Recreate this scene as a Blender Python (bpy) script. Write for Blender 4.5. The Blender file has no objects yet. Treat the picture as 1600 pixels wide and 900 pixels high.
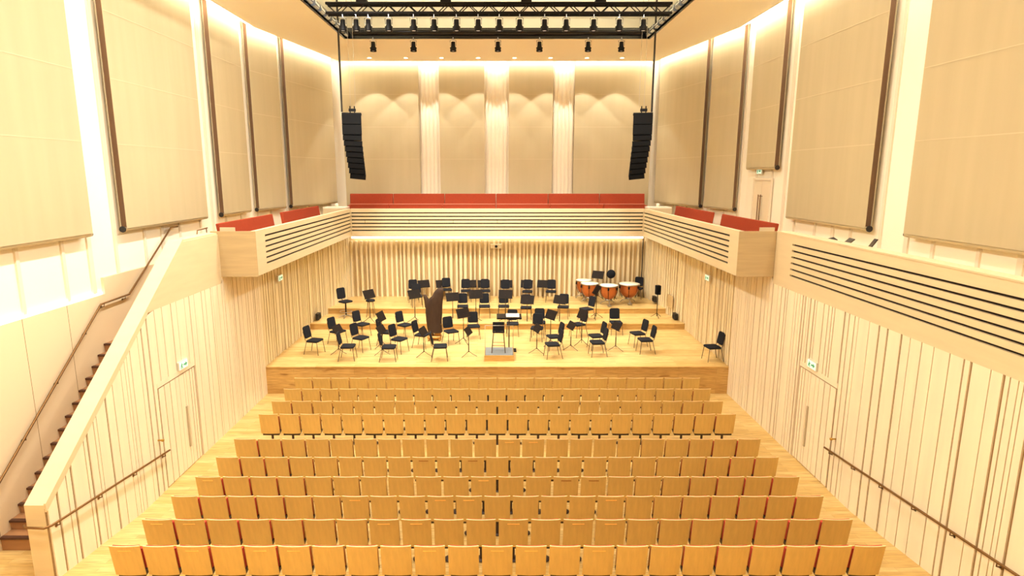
import bpy, math, random
from mathutils import Vector, Matrix
PI = math.pi
SC = bpy.context.scene
COL = SC.collection
rnd = random.Random(7)

# ------------------------------------------------------------------ camera
F, CX, CY, YH, H = 940.0, 777.0, 450.0, 272.0, 6.83
TH = math.atan((CY - YH) / F)
cam_d = bpy.data.cameras.new('camera'); cam = bpy.data.objects.new('camera', cam_d); COL.objects.link(cam)
cam.location = (0, 0, H); cam.rotation_euler = (PI / 2 - TH, 0, 0)
cam_d.sensor_width = 36; cam_d.lens = 36 * F / 1600; cam_d.shift_x = (800 - CX) / 1600
cam_d.clip_start = .05; cam_d.clip_end = 200
SC.camera = cam
# ------------------------------------------------------------------ world, exposure
W = bpy.data.worlds.new('world'); SC.world = W; W.use_nodes = True
W.node_tree.nodes['Background'].inputs[0].default_value = (1, .86, .66, 1)
W.node_tree.nodes['Background'].inputs[1].default_value = 0.05
SC.view_settings.view_transform = 'Standard'; SC.view_settings.look = 'None'
SC.view_settings.gamma = 1; SC.view_settings.use_curve_mapping = False
SC.view_settings.exposure = 0.55
SC.cycles.max_bounces = 10; SC.cycles.diffuse_bounces = 6; SC.cycles.glossy_bounces = 3
SC.cycles.sample_clamp_indirect = 6; SC.cycles.caustics_reflective = False
WARM = (1.0, .965, .90)
COVE_E = 20.0        # strip lamps in the ceiling slot
LEDGE_E = 4.0       # strip lamps along the ledges
HOUSE_W = 185.0     # each added house light over the hall
HOUSE_LEFT = 1.75   # added lamps on the left are stronger, to brighten that side
STAGE_W = 215.0     # each lamp on the lighting bar
WASH_W = 680.0      # added beams that brighten the left wall
SOFFIT_W = 210.0    # each small downlight in the soffit

# ------------------------------------------------------------------ materials
MATS = {}
def lin(c):
    return tuple(((v / 255) / 12.92 if v / 255 <= .04045 else ((v / 255 + .055) / 1.055) ** 2.4) for v in c) + (1,)
def mat(name, rgb, rough=.6, metal=0, noise=0, nscale=(6, 6, 6), spec=.5, bump=0, emit=None, es=0):
    m = bpy.data.materials.new(name); m.use_nodes = True; nt = m.node_tree; b = nt.nodes['Principled BSDF']
    c = lin(rgb); b.inputs['Base Color'].default_value = c
    b.inputs['Roughness'].default_value = rough; b.inputs['Metallic'].default_value = metal
    b.inputs['Specular IOR Level'].default_value = spec
    if emit: b.inputs['Emission Color'].default_value = tuple(emit) + (1,); b.inputs['Emission Strength'].default_value = es
    if noise or bump:
        tc = nt.nodes.new('ShaderNodeTexCoord'); mp = nt.nodes.new('ShaderNodeMapping'); n = nt.nodes.new('ShaderNodeTexNoise')
        mp.inputs['Scale'].default_value = nscale; n.inputs['Scale'].default_value = 1; n.inputs['Detail'].default_value = 4
        nt.links.new(tc.outputs['Object'], mp.inputs[0]); nt.links.new(mp.outputs[0], n.inputs[0])
        if noise:
            cr = nt.nodes.new('ShaderNodeValToRGB')
            cr.color_ramp.elements[0].position = .3; cr.color_ramp.elements[1].position = .7
            cr.color_ramp.elements[0].color = tuple(v * (1 - noise) for v in c[:3]) + (1,)
            cr.color_ramp.elements[1].color = tuple(min(1, v * (1 + noise)) for v in c[:3]) + (1,)
            nt.links.new(n.outputs[0], cr.inputs[0]); nt.links.new(cr.outputs[0], b.inputs['Base Color'])
        if bump:
            bp = nt.nodes.new('ShaderNodeBump'); bp.inputs['Strength'].default_value = bump; bp.inputs['Distance'].default_value = .01
            nt.links.new(n.outputs[0], bp.inputs['Height']); nt.links.new(bp.outputs[0], b.inputs['Normal'])
    MATS[name] = m; return m
def planks(name, c1, c2, length, width, axes='xy', rough=.35, knots=0.0, spec=.5):
    m = bpy.data.materials.new(name); m.use_nodes = True; nt = m.node_tree; b = nt.nodes['Principled BSDF']; L = nt.links.new
    tc = nt.nodes.new('ShaderNodeTexCoord'); sx = nt.nodes.new('ShaderNodeSeparateXYZ'); cb = nt.nodes.new('ShaderNodeCombineXYZ')
    L(tc.outputs['Object'], sx.inputs[0])
    for i, a in enumerate(axes): L(sx.outputs['xyz'.index(a)], cb.inputs[i])
    br = nt.nodes.new('ShaderNodeTexBrick'); L(cb.outputs[0], br.inputs[0])
    br.inputs['Scale'].default_value = 1; br.inputs['Brick Width'].default_value = length; br.inputs['Row Height'].default_value = width
    br.inputs['Mortar Size'].default_value = .0018; br.offset = .37; br.offset_frequency = 2
    br.inputs['Color1'].default_value = lin(c1); br.inputs['Color2'].default_value = lin(c2)
    br.inputs['Mortar'].default_value = tuple(v * .45 for v in lin(c2)[:3]) + (1,)
    mp = nt.nodes.new('ShaderNodeMapping'); mp.inputs['Scale'].default_value = (1.3, 14, 1)
    n = nt.nodes.new('ShaderNodeTexNoise'); n.inputs['Scale'].default_value = 2; n.inputs['Detail'].default_value = 5
    L(cb.outputs[0], mp.inputs[0]); L(mp.outputs[0], n.inputs[0])
    cr = nt.nodes.new('ShaderNodeValToRGB'); cr.color_ramp.elements[0].position = .3; cr.color_ramp.elements[1].position = .65
    cr.color_ramp.elements[0].color = (.62, .56, .48, 1); cr.color_ramp.elements[1].color = (1.05, 1.05, 1.05, 1)
    L(n.outputs[0], cr.inputs[0])
    mx = nt.nodes.new('ShaderNodeMix'); mx.data_type = 'RGBA'; mx.blend_type = 'MULTIPLY'; mx.inputs[0].default_value = .75
    L(br.outputs[0], mx.inputs[6]); L(cr.outputs[0], mx.inputs[7])
    out = mx.outputs[2]
    if knots:
        k = nt.nodes.new('ShaderNodeTexNoise'); k.inputs['Scale'].default_value = 1.6; k.inputs['Detail'].default_value = 2
        mk = nt.nodes.new('ShaderNodeMapping'); mk.inputs['Scale'].default_value = (1, 3.5, 1)
        L(cb.outputs[0], mk.inputs[0]); L(mk.outputs[0], k.inputs[0])
        kr = nt.nodes.new('ShaderNodeValToRGB'); kr.color_ramp.elements[0].position = .66; kr.color_ramp.elements[1].position = .74
        kr.color_ramp.elements[0].color = (1, 1, 1, 1); kr.color_ramp.elements[1].color = (.5, .36, .22, 1)
        L(k.outputs[0], kr.inputs[0])
        m2 = nt.nodes.new('ShaderNodeMix'); m2.data_type = 'RGBA'; m2.blend_type = 'MULTIPLY'; m2.inputs[0].default_value = knots
        L(out, m2.inputs[6]); L(kr.outputs[0], m2.inputs[7]); out = m2.outputs[2]
    L(out, b.inputs['Base Color']); b.inputs['Roughness'].default_value = rough; b.inputs['Specular IOR Level'].default_value = spec
    MATS[name] = m; return m
planks('floor_oak', (220, 190, 126), (202, 166, 96), 1.7, .14, 'xy', .38, .35)
planks('stage_oak', (224, 194, 128), (206, 168, 98), 1.9, .13, 'xy', .36, .4)
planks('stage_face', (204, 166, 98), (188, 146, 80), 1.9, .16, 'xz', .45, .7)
mat('maple', (228, 214, 184), .5, noise=.05, nscale=(5, 5, .6))
mat('maple_panel', (206, 188, 150), .5, noise=.04, nscale=(1, 1, 8))
mat('stage_maple', (224, 208, 168), .5, noise=.06, nscale=(4, 4, .5))
mat('groove', (138, 108, 66), .8)
mat('stage_groove', (194, 168, 120), .8)
mat('slot_black', (34, 22, 12), .9)
mat('stair_plaster', (222, 202, 166), .7)
mat('white_wall', (244, 235, 214), .7)
mat('white_fin', (226, 214, 190), .7)
mat('soffit', (248, 243, 228), .8)
mat('end_dark_tan', (176, 154, 112), .5, noise=.08, nscale=(1, 1, 14))
mat('bench_lit_edge', (196, 120, 92), .6)
mat('rear_wall', (200, 176, 140), .8)
mat('fabric', (184, 170, 136), .9, noise=.035, nscale=(3, 3, .25), spec=.1, bump=.1)
mat('fabric_seam', (196, 182, 147), .9, spec=.1)
mat('fabric_edge', (104, 76, 50), .8)
mat('rod_black', (24, 18, 14), .5)
mat('seat_ply', (202, 167, 94), .42, noise=.07, nscale=(22, 22, 1.2))
mat('seat_edge', (230, 200, 146), .5)
mat('red_cloth', (176, 66, 44), .85, noise=.05, nscale=(30, 30, 30), spec=.2)
mat('seat_iron', (52, 34, 22), .5)
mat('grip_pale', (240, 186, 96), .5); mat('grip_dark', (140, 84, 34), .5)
mat('bench_red', (150, 60, 34), .85, noise=.05, nscale=(20, 20, 20), spec=.2)
mat('chair_black', (30, 31, 35), .85, noise=.12, nscale=(40, 40, 40), spec=.15)
mat('chair_steel', (120, 108, 92), .35, .9)
mat('stand_black', (30, 23, 18), .65, spec=.15); mat('stand_pole', (70, 60, 48), .4, .6)
mat('bronze', (122, 88, 48), .4, .7); mat('brass', (190, 150, 70), .3, .9)
mat('copper', (172, 98, 50), .35, .5); mat('drumhead', (236, 226, 200), .6); mat('steel', (176, 170, 160), .3, .9)
mat('harp_cloth', (62, 46, 34), .85, noise=.15, nscale=(8, 8, 2), spec=.2); mat('harp_gold', (170, 120, 50), .4, .4)
mat('carpet_grey', (120, 124, 124), .95, noise=.1, nscale=(60, 60, 60)); mat('paper', (238, 232, 218), .8)
mat('speaker_black', (7, 7, 8), .7, noise=.2, nscale=(60, 60, 60), spec=.15); mat('speaker_trim', (10, 10, 11), .7, spec=.15)
mat('rig_black', (11, 10, 10), .6, spec=.2); mat('rim_gloss', (16, 19, 26), .15, .3); mat('rim_silver', (190, 200, 215), .2, .8)
mat('lens', (240, 225, 190), .2, emit=(1, .9, .7), es=.6)
mat('exit_green', (205, 232, 212), .4, emit=(.7, 1, .82), es=.35); mat('exit_white', (70, 160, 120), .4)
mat('exit_case', (205, 200, 180), .5); mat('socket_black', (26, 22, 18), .5); mat('grey_pull', (176, 160, 130), .5)
mat('cove_lamp', (255, 240, 210), .5, emit=(1, .965, .88), es=COVE_E)
mat('ledge_lamp', (255, 240, 210), .5, emit=(1, .965, .88), es=LEDGE_E)
mat('added_recess_glow', (255, 240, 210), .5, emit=(1, .9, .72), es=11)
mat('under_lamp', (255, 240, 210), .5, emit=(1, .965, .88), es=3.5)
mat('dot_lamp', (255, 240, 210), .5, emit=(1, .86, .6), es=12)
mat('white_paint', (238, 228, 206), .5); mat('door_white', (226, 212, 184), .5)

# ------------------------------------------------------------------ mesh builder
class MB:
    def __init__(s): s.v = []; s.f = []; s.mi = []; s.sm = []; s.cur = 0
    def add(s, vs, fs, smooth=False):
        n = len(s.v); s.v += [tuple(v) for v in vs]
        for f in fs: s.f.append(tuple(n + i for i in f)); s.mi.append(s.cur); s.sm.append(smooth)
    def hexa(s, p):      # p: 4 bottom ccw, 4 top ccw
        s.add(p, [(3, 2, 1, 0), (4, 5, 6, 7), (0, 1, 5, 4), (1, 2, 6, 5), (2, 3, 7, 6), (3, 0, 4, 7)])
    def box(s, x0, x1, y0, y1, z0, z1, M=None):
        p = [(x0, y0, z0), (x1, y0, z0), (x1, y1, z0), (x0, y1, z0), (x0, y0, z1), (x1, y0, z1), (x1, y1, z1), (x0, y1, z1)]
        if M: p = [M @ Vector(q) for q in p]
        s.hexa(p)
    def board(s, A, d, n, s0, s1, d0, d1, zb0, zb1, zt0, zt1):
        A = Vector(A); d = Vector(d); n = Vector(n)
        P = lambda a, b, z: ((A + d * a + n * b).x, (A + d * a + n * b).y, z)
        q = [P(s0, d0, zb0), P(s1, d0, zb1), P(s1, d1, zb1), P(s0, d1, zb0), P(s0, d0, zt0), P(s1, d0, zt1), P(s1, d1, zt1), P(s0, d1, zt0)]
        if d.x * n.y - d.y * n.x < 0: q = [q[1], q[0], q[3], q[2], q[5], q[4], q[7], q[6]]
        s.hexa(q)
    def prism(s, poly, x0, x1, axis='x'):     # poly in the two other axes
        n = len(poly)
        def pt(u, w, t): return (t, u, w) if axis == 'x' else ((u, t, w) if axis == 'y' else (u, w, t))
        vs = [pt(u, w, x0) for u, w in poly] + [pt(u, w, x1) for u, w in poly]
        fs = [tuple(range(n))[::-1], tuple(range(n, 2 * n))] + [(i, (i + 1) % n, n + (i + 1) % n, n + i) for i in range(n)]
        s.add(vs, fs)
    def tube(s, pts, r, seg=8, caps=True):
        pts = [Vector(p) for p in pts]; rings = []; n = len(s.v)
        rs = r if isinstance(r, (list, tuple)) else [r] * len(pts)
        for i, p in enumerate(pts):
            t = (pts[min(i + 1, len(pts) - 1)] - pts[max(i - 1, 0)]).normalized()
            u = t.cross(Vector((0, 0, 1)));
            if u.length < 1e-3: u = Vector((1, 0, 0))
            u.normalize(); w = t.cross(u)
            rings.append([p + (u * math.cos(a) + w * math.sin(a)) * rs[i] for a in [2 * PI * k / seg for k in range(seg)]])
        vs = [q for rg in rings for q in rg]; fs = []
        for i in range(len(pts) - 1):
            for k in range(seg):
                k2 = (k + 1) % seg; fs.append((i * seg + k2, i * seg + k, (i + 1) * seg + k, (i + 1) * seg + k2))
        s.add(vs, fs, True)
        if caps: s.add(rings[0], [tuple(range(seg))]); s.add(rings[-1], [tuple(range(seg))[::-1]])
    def lathe(s, prof, c=(0, 0, 0), seg=24, M=None):
        vs = []; fs = []
        for r, z in prof:
            for k in range(seg):
                a = 2 * PI * k / seg; q = Vector((c[0] + r * math.cos(a), c[1] + r * math.sin(a), c[2] + z)); vs.append(M @ q if M else q)
        for i in range(len(prof) - 1):
            for k in range(seg):
                k2 = (k + 1) % seg; fs.append((i * seg + k, i * seg + k2, (i + 1) * seg + k2, (i + 1) * seg + k))
        s.add(vs, fs, True)
    def rbox(s, x0, x1, y0, y1, z0, z1, r=.02, M=None, seg=3):     # pillow: rounded in plan, chamfered top and bottom
        pts = []
        for cx, cy, a0 in ((x1 - r, y1 - r, 0), (x0 + r, y1 - r, PI / 2), (x0 + r, y0 + r, PI), (x1 - r, y0 + r, 1.5 * PI)):
            for k in range(seg + 1):
                a = a0 + k * PI / 2 / seg; pts.append((cx, cy, math.cos(a), math.sin(a)))
        n = len(pts); e = min(r, (z1 - z0) / 2) * .6; vs = []
        for z, rr in ((z0, r - e), (z0 + e, r), (z1 - e, r), (z1, r - e)):
            vs += [Vector((cx + rr * a, cy + rr * b, z)) for cx, cy, a, b in pts]
        if M: vs = [M @ v for v in vs]
        fs = [tuple(range(n))[::-1], tuple(range(3 * n, 4 * n))]
        for i in range(3):
            for k in range(n): fs.append((i * n + k, i * n + (k + 1) % n, (i + 1) * n + (k + 1) % n, (i + 1) * n + k))
        s.add(vs, fs, False)
    def build(s, name, mats, parent=None):
        me = bpy.data.meshes.new(name); me.from_pydata(s.v, [], s.f)
        for m in (mats if isinstance(mats, (list, tuple)) else [mats]): me.materials.append(MATS[m])
        for p, mi, sm in zip(me.polygons, s.mi, s.sm): p.material_index = mi; p.use_smooth = sm
        me.update()
        o = bpy.data.objects.new(name, me); COL.objects.link(o)
        if parent: o.parent = parent
        return o
def tag(o, label=None, cat=None, group=None, kind=None):
    if label: o['label'] = label
    if cat: o['category'] = cat
    if group: o['group'] = group
    if kind: o['kind'] = kind
    return o
def struct(o, label=None, cat=None): return tag(o, label, cat, kind='structure')
def empty(name, loc=(0, 0, 0), rz=0, label=None, cat=None, group=None):
    o = bpy.data.objects.new(name, None); COL.objects.link(o); o.location = loc; o.rotation_euler = (0, 0, rz); o.empty_display_size = .1
    return tag(o, label, cat, group)
def kids(o): return [c for c in COL.objects if c.parent == o]
KC = {}
def copy_tree(src, loc, rz=0, label=None, group=None, scale=None):
    if src.name not in KC:
        KC[src.name] = [(c, kids(c)) for c in kids(src)]
    r = src.copy(); COL.objects.link(r); r.location = loc; r.rotation_euler = (0, 0, rz)
    if scale: r.scale = scale
    if label: r['label'] = label
    if group: r['group'] = group
    for c, gs in KC[src.name]:
        d = c.copy(); COL.objects.link(d); d.parent = r
        for g in gs: e = g.copy(); COL.objects.link(e); e.parent = d
    return r
def box_obj(name, m, x0, x1, y0, y1, z0, z1, parent=None):
    b = MB(); b.box(x0, x1, y0, y1, z0, z1); return b.build(name, m, parent)
ORD = ['zeroth', 'first', 'second', 'third', 'fourth', 'fifth', 'sixth', 'seventh', 'eighth', 'ninth', 'tenth', 'eleventh', 'twelfth',
       'thirteenth', 'fourteenth', 'fifteenth', 'sixteenth', 'seventeenth', 'eighteenth', 'nineteenth', 'twentieth', 'twenty-first', 'twenty-second', 'twenty-third', 'twenty-fourth', 'twenty-fifth']
# a sight line of the photograph, to read positions off known planes
ct, st = math.cos(TH), math.sin(TH)
def ray(px, py):
    u = (px - CX) / F; v = (CY - py) / F; return Vector((u, ct + v * st, -st + v * ct))
def onz(px, py, z): r = ray(px, py); t = (z - H) / r.z; return Vector((r.x * t, r.y * t, z))
def ony(px, py, y): r = ray(px, py); t = y / r.y; return Vector((r.x * t, y, H + r.z * t))
def onx(px, py, x): r = ray(px, py); t = x / r.x; return Vector((x, r.y * t, H + r.z * t))

# ------------------------------------------------------------------ plan of the hall
XW = 7.27; XO = 9.0; YS = 18.10; YK = 22.7; YBL = 26.88; XBL = 6.60
ZS, Z1, Z2 = .89, 1.13, 1.35; YR1, YR2 = 22.7, 24.39
YBU = 28.9; XBU = 7.65; YKU = 22.0; ZC = 11.8; ZT = 14.2; YREAR = -2.0
YE = 15.67; XBF = 6.3; YBF = 26.0; ZP = 5.35; ZWK = 4.55
def fz(y): return 0 if y >= 11.3 else .1 * (11.3 - max(y, 6.5))

# floor (flat in front of the stage, a shallow ramp further back)
b = MB()
ys = [YREAR, 6.5, 11.3, YS + .2]
for y0, y1 in zip(ys, ys[1:]):
    b.add([(-XO, y0, fz(y0)), (XO, y0, fz(y0)), (XO, y1, fz(y1)), (-XO, y1, fz(y1))], [(0, 1, 2, 3)])
struct(b.build('floor', 'floor_oak'), 'honey oak plank floor of the hall under the seating')
# stage and its two risers
def hw(y): return XW if y <= YK else XW + (XBL - XW) * (y - YK) / (YBL - YK)
def platform(name, y0, y1, zb, zt, label):
    b = MB(); yk = [y0] + ([YK] if y0 < YK < y1 else []) + [y1]
    for a, c in zip(yk, yk[1:]):
        b.cur = 0; b.add([(-hw(a) - .1, a, zt), (hw(a) + .1, a, zt), (hw(c) + .1, c, zt), (-hw(c) - .1, c, zt)], [(0, 1, 2, 3)])
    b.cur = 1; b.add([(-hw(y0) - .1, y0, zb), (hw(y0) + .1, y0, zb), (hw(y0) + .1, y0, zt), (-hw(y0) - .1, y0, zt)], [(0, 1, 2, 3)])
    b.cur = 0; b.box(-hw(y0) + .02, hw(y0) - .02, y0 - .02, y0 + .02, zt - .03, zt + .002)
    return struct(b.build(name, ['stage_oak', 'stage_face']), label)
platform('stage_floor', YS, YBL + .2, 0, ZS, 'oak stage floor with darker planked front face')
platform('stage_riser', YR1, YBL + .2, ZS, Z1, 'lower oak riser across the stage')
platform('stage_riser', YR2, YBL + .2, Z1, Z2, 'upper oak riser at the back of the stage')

# timber lined walls
def batten_run(b, A, B, zb, zt, nrm, stage=False, seed=1, skip=None, smin=0):
    A = Vector(A); B = Vector(B); L = (B - A).length; d = (B - A) / L; n = Vector(nrm); r = random.Random(seed); s = smin; k = 0
    while s < L - .01:
        if stage:
            w = r.choice([.055, .07, .09, .12]); g = r.choice([.04, .05, .07]); dep = r.choice([.03, .045, .06])
        else:
            w = r.choice([.07, .1, .16, .2, .27, .34, .12]); g = r.choice([.018, .024, .034, .05]); dep = .025
        e = min(s + w, L)
        y0 = (A + d * s).y; y1 = (A + d * e).y
        if not (skip and skip(y0, y1, b, A, d, n, s, e, dep)):
            t0, t1 = zt(y0), zt(y1)
            if min(t0, t1) > max(zb(y0), zb(y1)) + .05:
                b.board(A, d, n, s, e, 0, dep, zb(y0), zb(y1), t0, t1)
        s = e + g
DY0, DY1, DZ = 12.27, 13.83, 2.32
for side in (-1, 1):
    b = MB(); nr = (-side, 0)
    xf = side * XW
    # backing
    b.cur = 1
    if side > 0:
        b.box(xf + .025, xf + .12, YREAR, YS, 0, 4.02)
        b.box(xf + .025, xf + .12, YE, YS, 4.02, 4.2); zt = lambda y: 4.0 if y < YE else 4.2
        Y0 = 4.0
    else:
        core = [(8.86, 0), (8.86, 1.53), (12.14, 3.98), (YE, 3.98), (YE, 0)]
        b.prism(core, -XW - .03, -XW - .025)
        b.box(-XW - .12, -XW - .025, YE, YS, 0, 4.2)
        zt = lambda y: max(0, min(4.0 if y < YE else 4.2, 1.47 + (y - 8.86) * .747)); Y0 = 8.90
    b.cur = 0
    def skip(y0, y1, bb, A, d, n, s, e, dep):
        if y1 < DY0 - .02 or y0 > DY1 + .02: return False
        bb.board(A, d, n, s, e, 0, dep, DZ + .1, DZ + .1, zt(y0), zt(y1))
        if y0 < DY0 - .02: bb.board(A, d, n, s, DY0 - .035 - A.y, 0, dep, 0, 0, DZ + .1, DZ + .1)
        if y1 > DY1 + .02: bb.board(A, d, n, DY1 + .035 - A.y, e, 0, dep, 0, 0, DZ + .1, DZ + .1)
        return True
    batten_run(b, (xf + side * .025, Y0), (xf + side * .025, YS), lambda y: fz(y) - .02, zt, nr, seed=11 + (side > 0), skip=skip)
    b.board((xf + side * .025, DY0), (0, 1), nr, -.03, DY1 - DY0 + .03, 0, .028, DZ, DZ, DZ + .11, DZ + .11)
    b.cur = 2
    batten_run(b, (xf + side * .06, YS + .01), (xf + side * .06, YK), lambda y: ZS - .05, lambda y: 4.2, nr, stage=True, seed=21 + (side > 0))
    dv = Vector((side * (XBL - XW), YBL - YK)).normalized(); nn = (-side * dv.y * 1.0, dv.x * side * 1.0) if False else None
    nv = Vector((-dv.y, dv.x)) if side > 0 else Vector((dv.y, -dv.x))
    batten_run(b, (side * (XW + .06), YK), (side * (XBL + .06), YBL), lambda y: ZS - .05, lambda y: 4.2, tuple(nv), stage=True, seed=31 + (side > 0))
    b.cur = 3
    b.board((side * (XW + .07), YS), (0, 1), nr, 0, YK - YS, -.03, 0, 0, 0, 4.25, 4.25)
    b.board((side * (XW + .07), YK), tuple(dv), tuple(nv), 0, (Vector((XBL, YBL)) - Vector((XW, YK))).length + .1, -.03, 0, 0, 0, 4.25, 4.25)
    # plain panel band above the boards
    b.cur = 4
    if side < 0:
        b.prism([(12.14, 4.0), (13.87, 5.29), (YE - .031, 5.29), (YE - .031, 4.0)], -XW - .028, -XW)
        b.prism([(8.86, 1.47), (12.14, 3.92), (12.2, 4.0), (13.87, 5.24), (13.87, 5.36), (8.86, 1.62)], -XW - .028, -XW + .004)
    wl = b.build('wall_left' if side < 0 else 'wall_right', ['maple', 'groove', 'stage_maple', 'stage_groove', 'maple_panel'])
    struct(wl, 'pale timber board wall with dark grooves on the %s of the hall' % ('left' if side < 0 else 'right'))
    # double door in the board wall
    db = MB(); db.cur = 1; db.board((xf + side * .022, DY0), (0, 1), nr, 0, DY1 - DY0, -.02, 0, 0, 0, DZ, DZ); db.cur = 0
    r = random.Random(5); s = 0.02
    while s < DY1 - DY0 - .03:
        e = min(s + r.choice([.09, .14, .2]), DY1 - DY0 - .02); db.board((xf + side * .025, DY0), (0, 1), nr, s, e, 0, .022, .02, .02, DZ - .03, DZ - .03); s = e + r.choice([.014, .03])
    dr = struct(db.build('door_%d' % (1 if side < 0 else 2), ['maple', 'groove']), 'flush double door faced with the same pale boards, %s wall' % ('left' if side < 0 else 'right'))
    hb = MB(); yh = 13.28; hb.board((xf, yh), (0, 1), nr, 0, .05, 0, .03, .5, .5, 1.5, 1.5); hb.build('pull_plate', 'grey_pull', dr)

# stair parapet on the left (core behind the boards, sloping cap)
b = MB(); b.prism([(8.86, 0), (8.86, 1.59), (13.87, 5.33), (YE - .031, 5.33), (YE - .031, 0)], -XW - .35, -XW - .03)
struct(b.build('stair_parapet', 'maple_panel'), 'thick pale timber parapet sloping up beside the staircase')
# right parapet of the side gallery, slotted
def slotted(b, A, d, n, L, z0, z1, slots, s0, s1, th=.06, gap=.052):
    # b.cur 0 = timber, 1 = black
    b.cur = 1; b.board(A, d, n, s0, s1, 0, th - .055, z0 + .01, z0 + .01, z1 - .01, z1 - .01); b.cur = 0
    if s0 > 0: b.board(A, d, n, 0, s0, 0, th, z0, z0, z1, z1)
    if s1 < L: b.board(A, d, n, s1, L, 0, th, z0, z0, z1, z1)
    edges = [z0] + sum([[z - gap / 2, z + gap / 2] for z in sorted(slots)], []) + [z1]
    for a, c in zip(edges[::2], edges[1::2]): b.board(A, d, n, s0, s1, 0, th, a, a, c, c)
SL = [4.36 + i * .152 for i in range(6)]
b = MB(); slotted(b, (XW + .06, 0), (0, 1), (-1, 0), YE - .05, 4.0, ZP, SL, 0, 14.76, gap=.045)
b.cur = 0; b.box(XW - .01, XW + .3, 0, YE - .05, ZP, ZP + .03); b.box(XW + .06, XW + .3, 0, YE - .05, 4.0, ZP)
struct(b.build('gallery_parapet', ['maple_panel', 'slot_black']), 'pale timber gallery parapet with six black slots above right wall')
# balcony around the stage: side fronts, back front, end boxes, soffit
SB = [4.44 + i * .15 for i in range(6)]
for side in (-1, 1):
    b = MB(); slotted(b, (side * (XBF + .06), YE), (0, 1), (-side, 0), YBF - YE, 4.19, ZP, SB, .62, YBF - YE - .02)
    b.cur = 0
    b.prism([(YE + .06, 4.17), (YE + .06, ZP), (YBF + .02, ZP), (YBF + .02, 4.17)], side * (XBF + .06), side * (XBF + .14))
    b.cur = 0; b.box(min(side * XBF, side * (XBF + .14)), max(side * XBF, side * (XBF + .14)), YE, YBF, ZP, ZP + .02)
    xa, xb = sorted((side * XBF, side * (XW + .2)))
    b.cur = 2; b.box(xa, xb, YE - .03, YE - .002, 4.17, ZP + .02)  # end face in a darker tan than the front
    b.cur = 0; b.add([(side * XBF, YE, 4.18), (side * (XW + .1), YE, 4.18), (side * (XW + .1), YBL, 4.18), (side * XBF, YBF, 4.18)], [(0, 1, 2, 3)])
    struct(b.build('balcony_front', ['maple_panel', 'slot_black', 'end_dark_tan']), 'slotted pale timber balcony front along the %s side of the stage' % ('left' if side < 0 else 'right'))
b = MB(); slotted(b, (-XBF, YBF + .06), (1, 0), (0, -1), 2 * XBF, 4.19, ZP, SB, 0.02, 2 * XBF - .02)
b.cur = 1
for i in range(-3, 4): b.box(i * 1.9 - .006, i * 1.9 + .006, YBF - .004, YBF + .03, SB[2] + .02, SB[3] - .02)
b.cur = 0; b.box(-XBF, XBF, YBF, YBF + .14, ZP, ZP + .02); b.box(-XBF, XBF, YBF + .06, YBF + .14, 4.17, ZP)
b.box(-XBF, XBF, YBF + .06, YBF + .5, 4.17, 4.25)
struct(b.build('balcony_front', ['maple_panel', 'slot_black']), 'slotted pale timber balcony front across the back of the stage')
# back wall of the stage, deep fins
b = MB(); b.cur = 1; b.box(-XBL - .2, XBL + .2, YBL + .1, YBL + .16, 0, 4.3); b.cur = 0
r = random.Random(3); x = -XBL
while x < XBL:
    w = r.choice([.07, .09, .12, .1]); dep = r.choice([.09, .13, .17]); b.box(x, min(x + w, XBL), YBL + .1 - dep, YBL + .1, ZS, 3.88); x += w + r.choice([.08, .11, .14])
struct(b.build('wall_back', ['stage_maple', 'stage_groove']), 'timber fin wall behind the stage risers')
b = MB(); b.box(-XBL + .1, XBL - .1, YBL - .12, YBL + .09, 4.02, 4.1); b.cur = 1; b.box(-XBL, XBL, YBL - .16, YBL + .1, 4.1, 4.16)
tag(b.build('strip_light', ['under_lamp', 'white_paint']), 'warm strip light glowing under the back balcony', 'light')

# walkways
b = MB(); b.box(XW + .12, XO + .05, YREAR, YE, 4.3, ZWK)
b.prism([(XBF + .14, YE), (XO, YE), (XO, YKU), (XBU, YBU), (XBF + .14, YBU)], 4.3, ZWK, 'z')
b.prism([(-XBF - .14, YE + .5), (-XBF - .14, YBU), (-XBU, YBU), (-XO, YKU), (-XO, YE + .5)], 4.3, ZWK, 'z')
b.box(-XBF - .14, XBF + .14, YBF + .14, YBU, 4.3, ZWK); b.box(-XBF - .14, XBF + .14, 27.5, YBU, ZWK, ZWK + .42)
struct(b.build('gallery_floor', 'floor_oak'), 'oak gallery floor behind the balcony fronts')

# upper walls: white, vertical fins
def upper_poly(side): return [(side * XO, YREAR), (side * XO, YKU), (side * XBU, YBU)]
for side in (-1, 1):
    b = MB(); P = upper_poly(side)
    for (A, B) in zip(P, P[1:]):
        A = Vector(A); B = Vector(B); L = (B - A).length; d = (B - A) / L
        n = Vector((-d.y, d.x)) if side > 0 else Vector((d.y, -d.x))
        b.cur = 0; b.board(A, d, n, 0, L + .1, -.1, 0, 4.1, 4.1, ZC + .6, ZC + .6)
        s = .35; k = 0
        b.cur = 1
        while s < L - .1:
            b.board(A, d, n, s, s + (.08 if k % 3 else .13), 0, .04, ZWK if side > 0 else 4.2, ZWK if side > 0 else 4.2, ZC + .6, ZC + .6); s += (.95, 1.2, .8)[k % 3]; k += 1
    struct(b.build('wall_left_upper' if side < 0 else 'wall_right_upper', ['white_wall', 'white_fin']), 'white ribbed upper wall on the %s' % ('left' if side < 0 else 'right'))
b = MB(); b.box(-XBU - .2, XBU + .2, YBU, YBU + .1, 4.1, ZC + .6); b.cur = 1
for x0, x1 in ((-3.6, -2.6), (-.55, .5), (2.55, 3.5)):
    k = 0; x = x0 - .1
    while x < x1 + .1: b.box(x, x + .06, YBU - .07, YBU, ZWK, ZC + .6); x += .17
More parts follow.
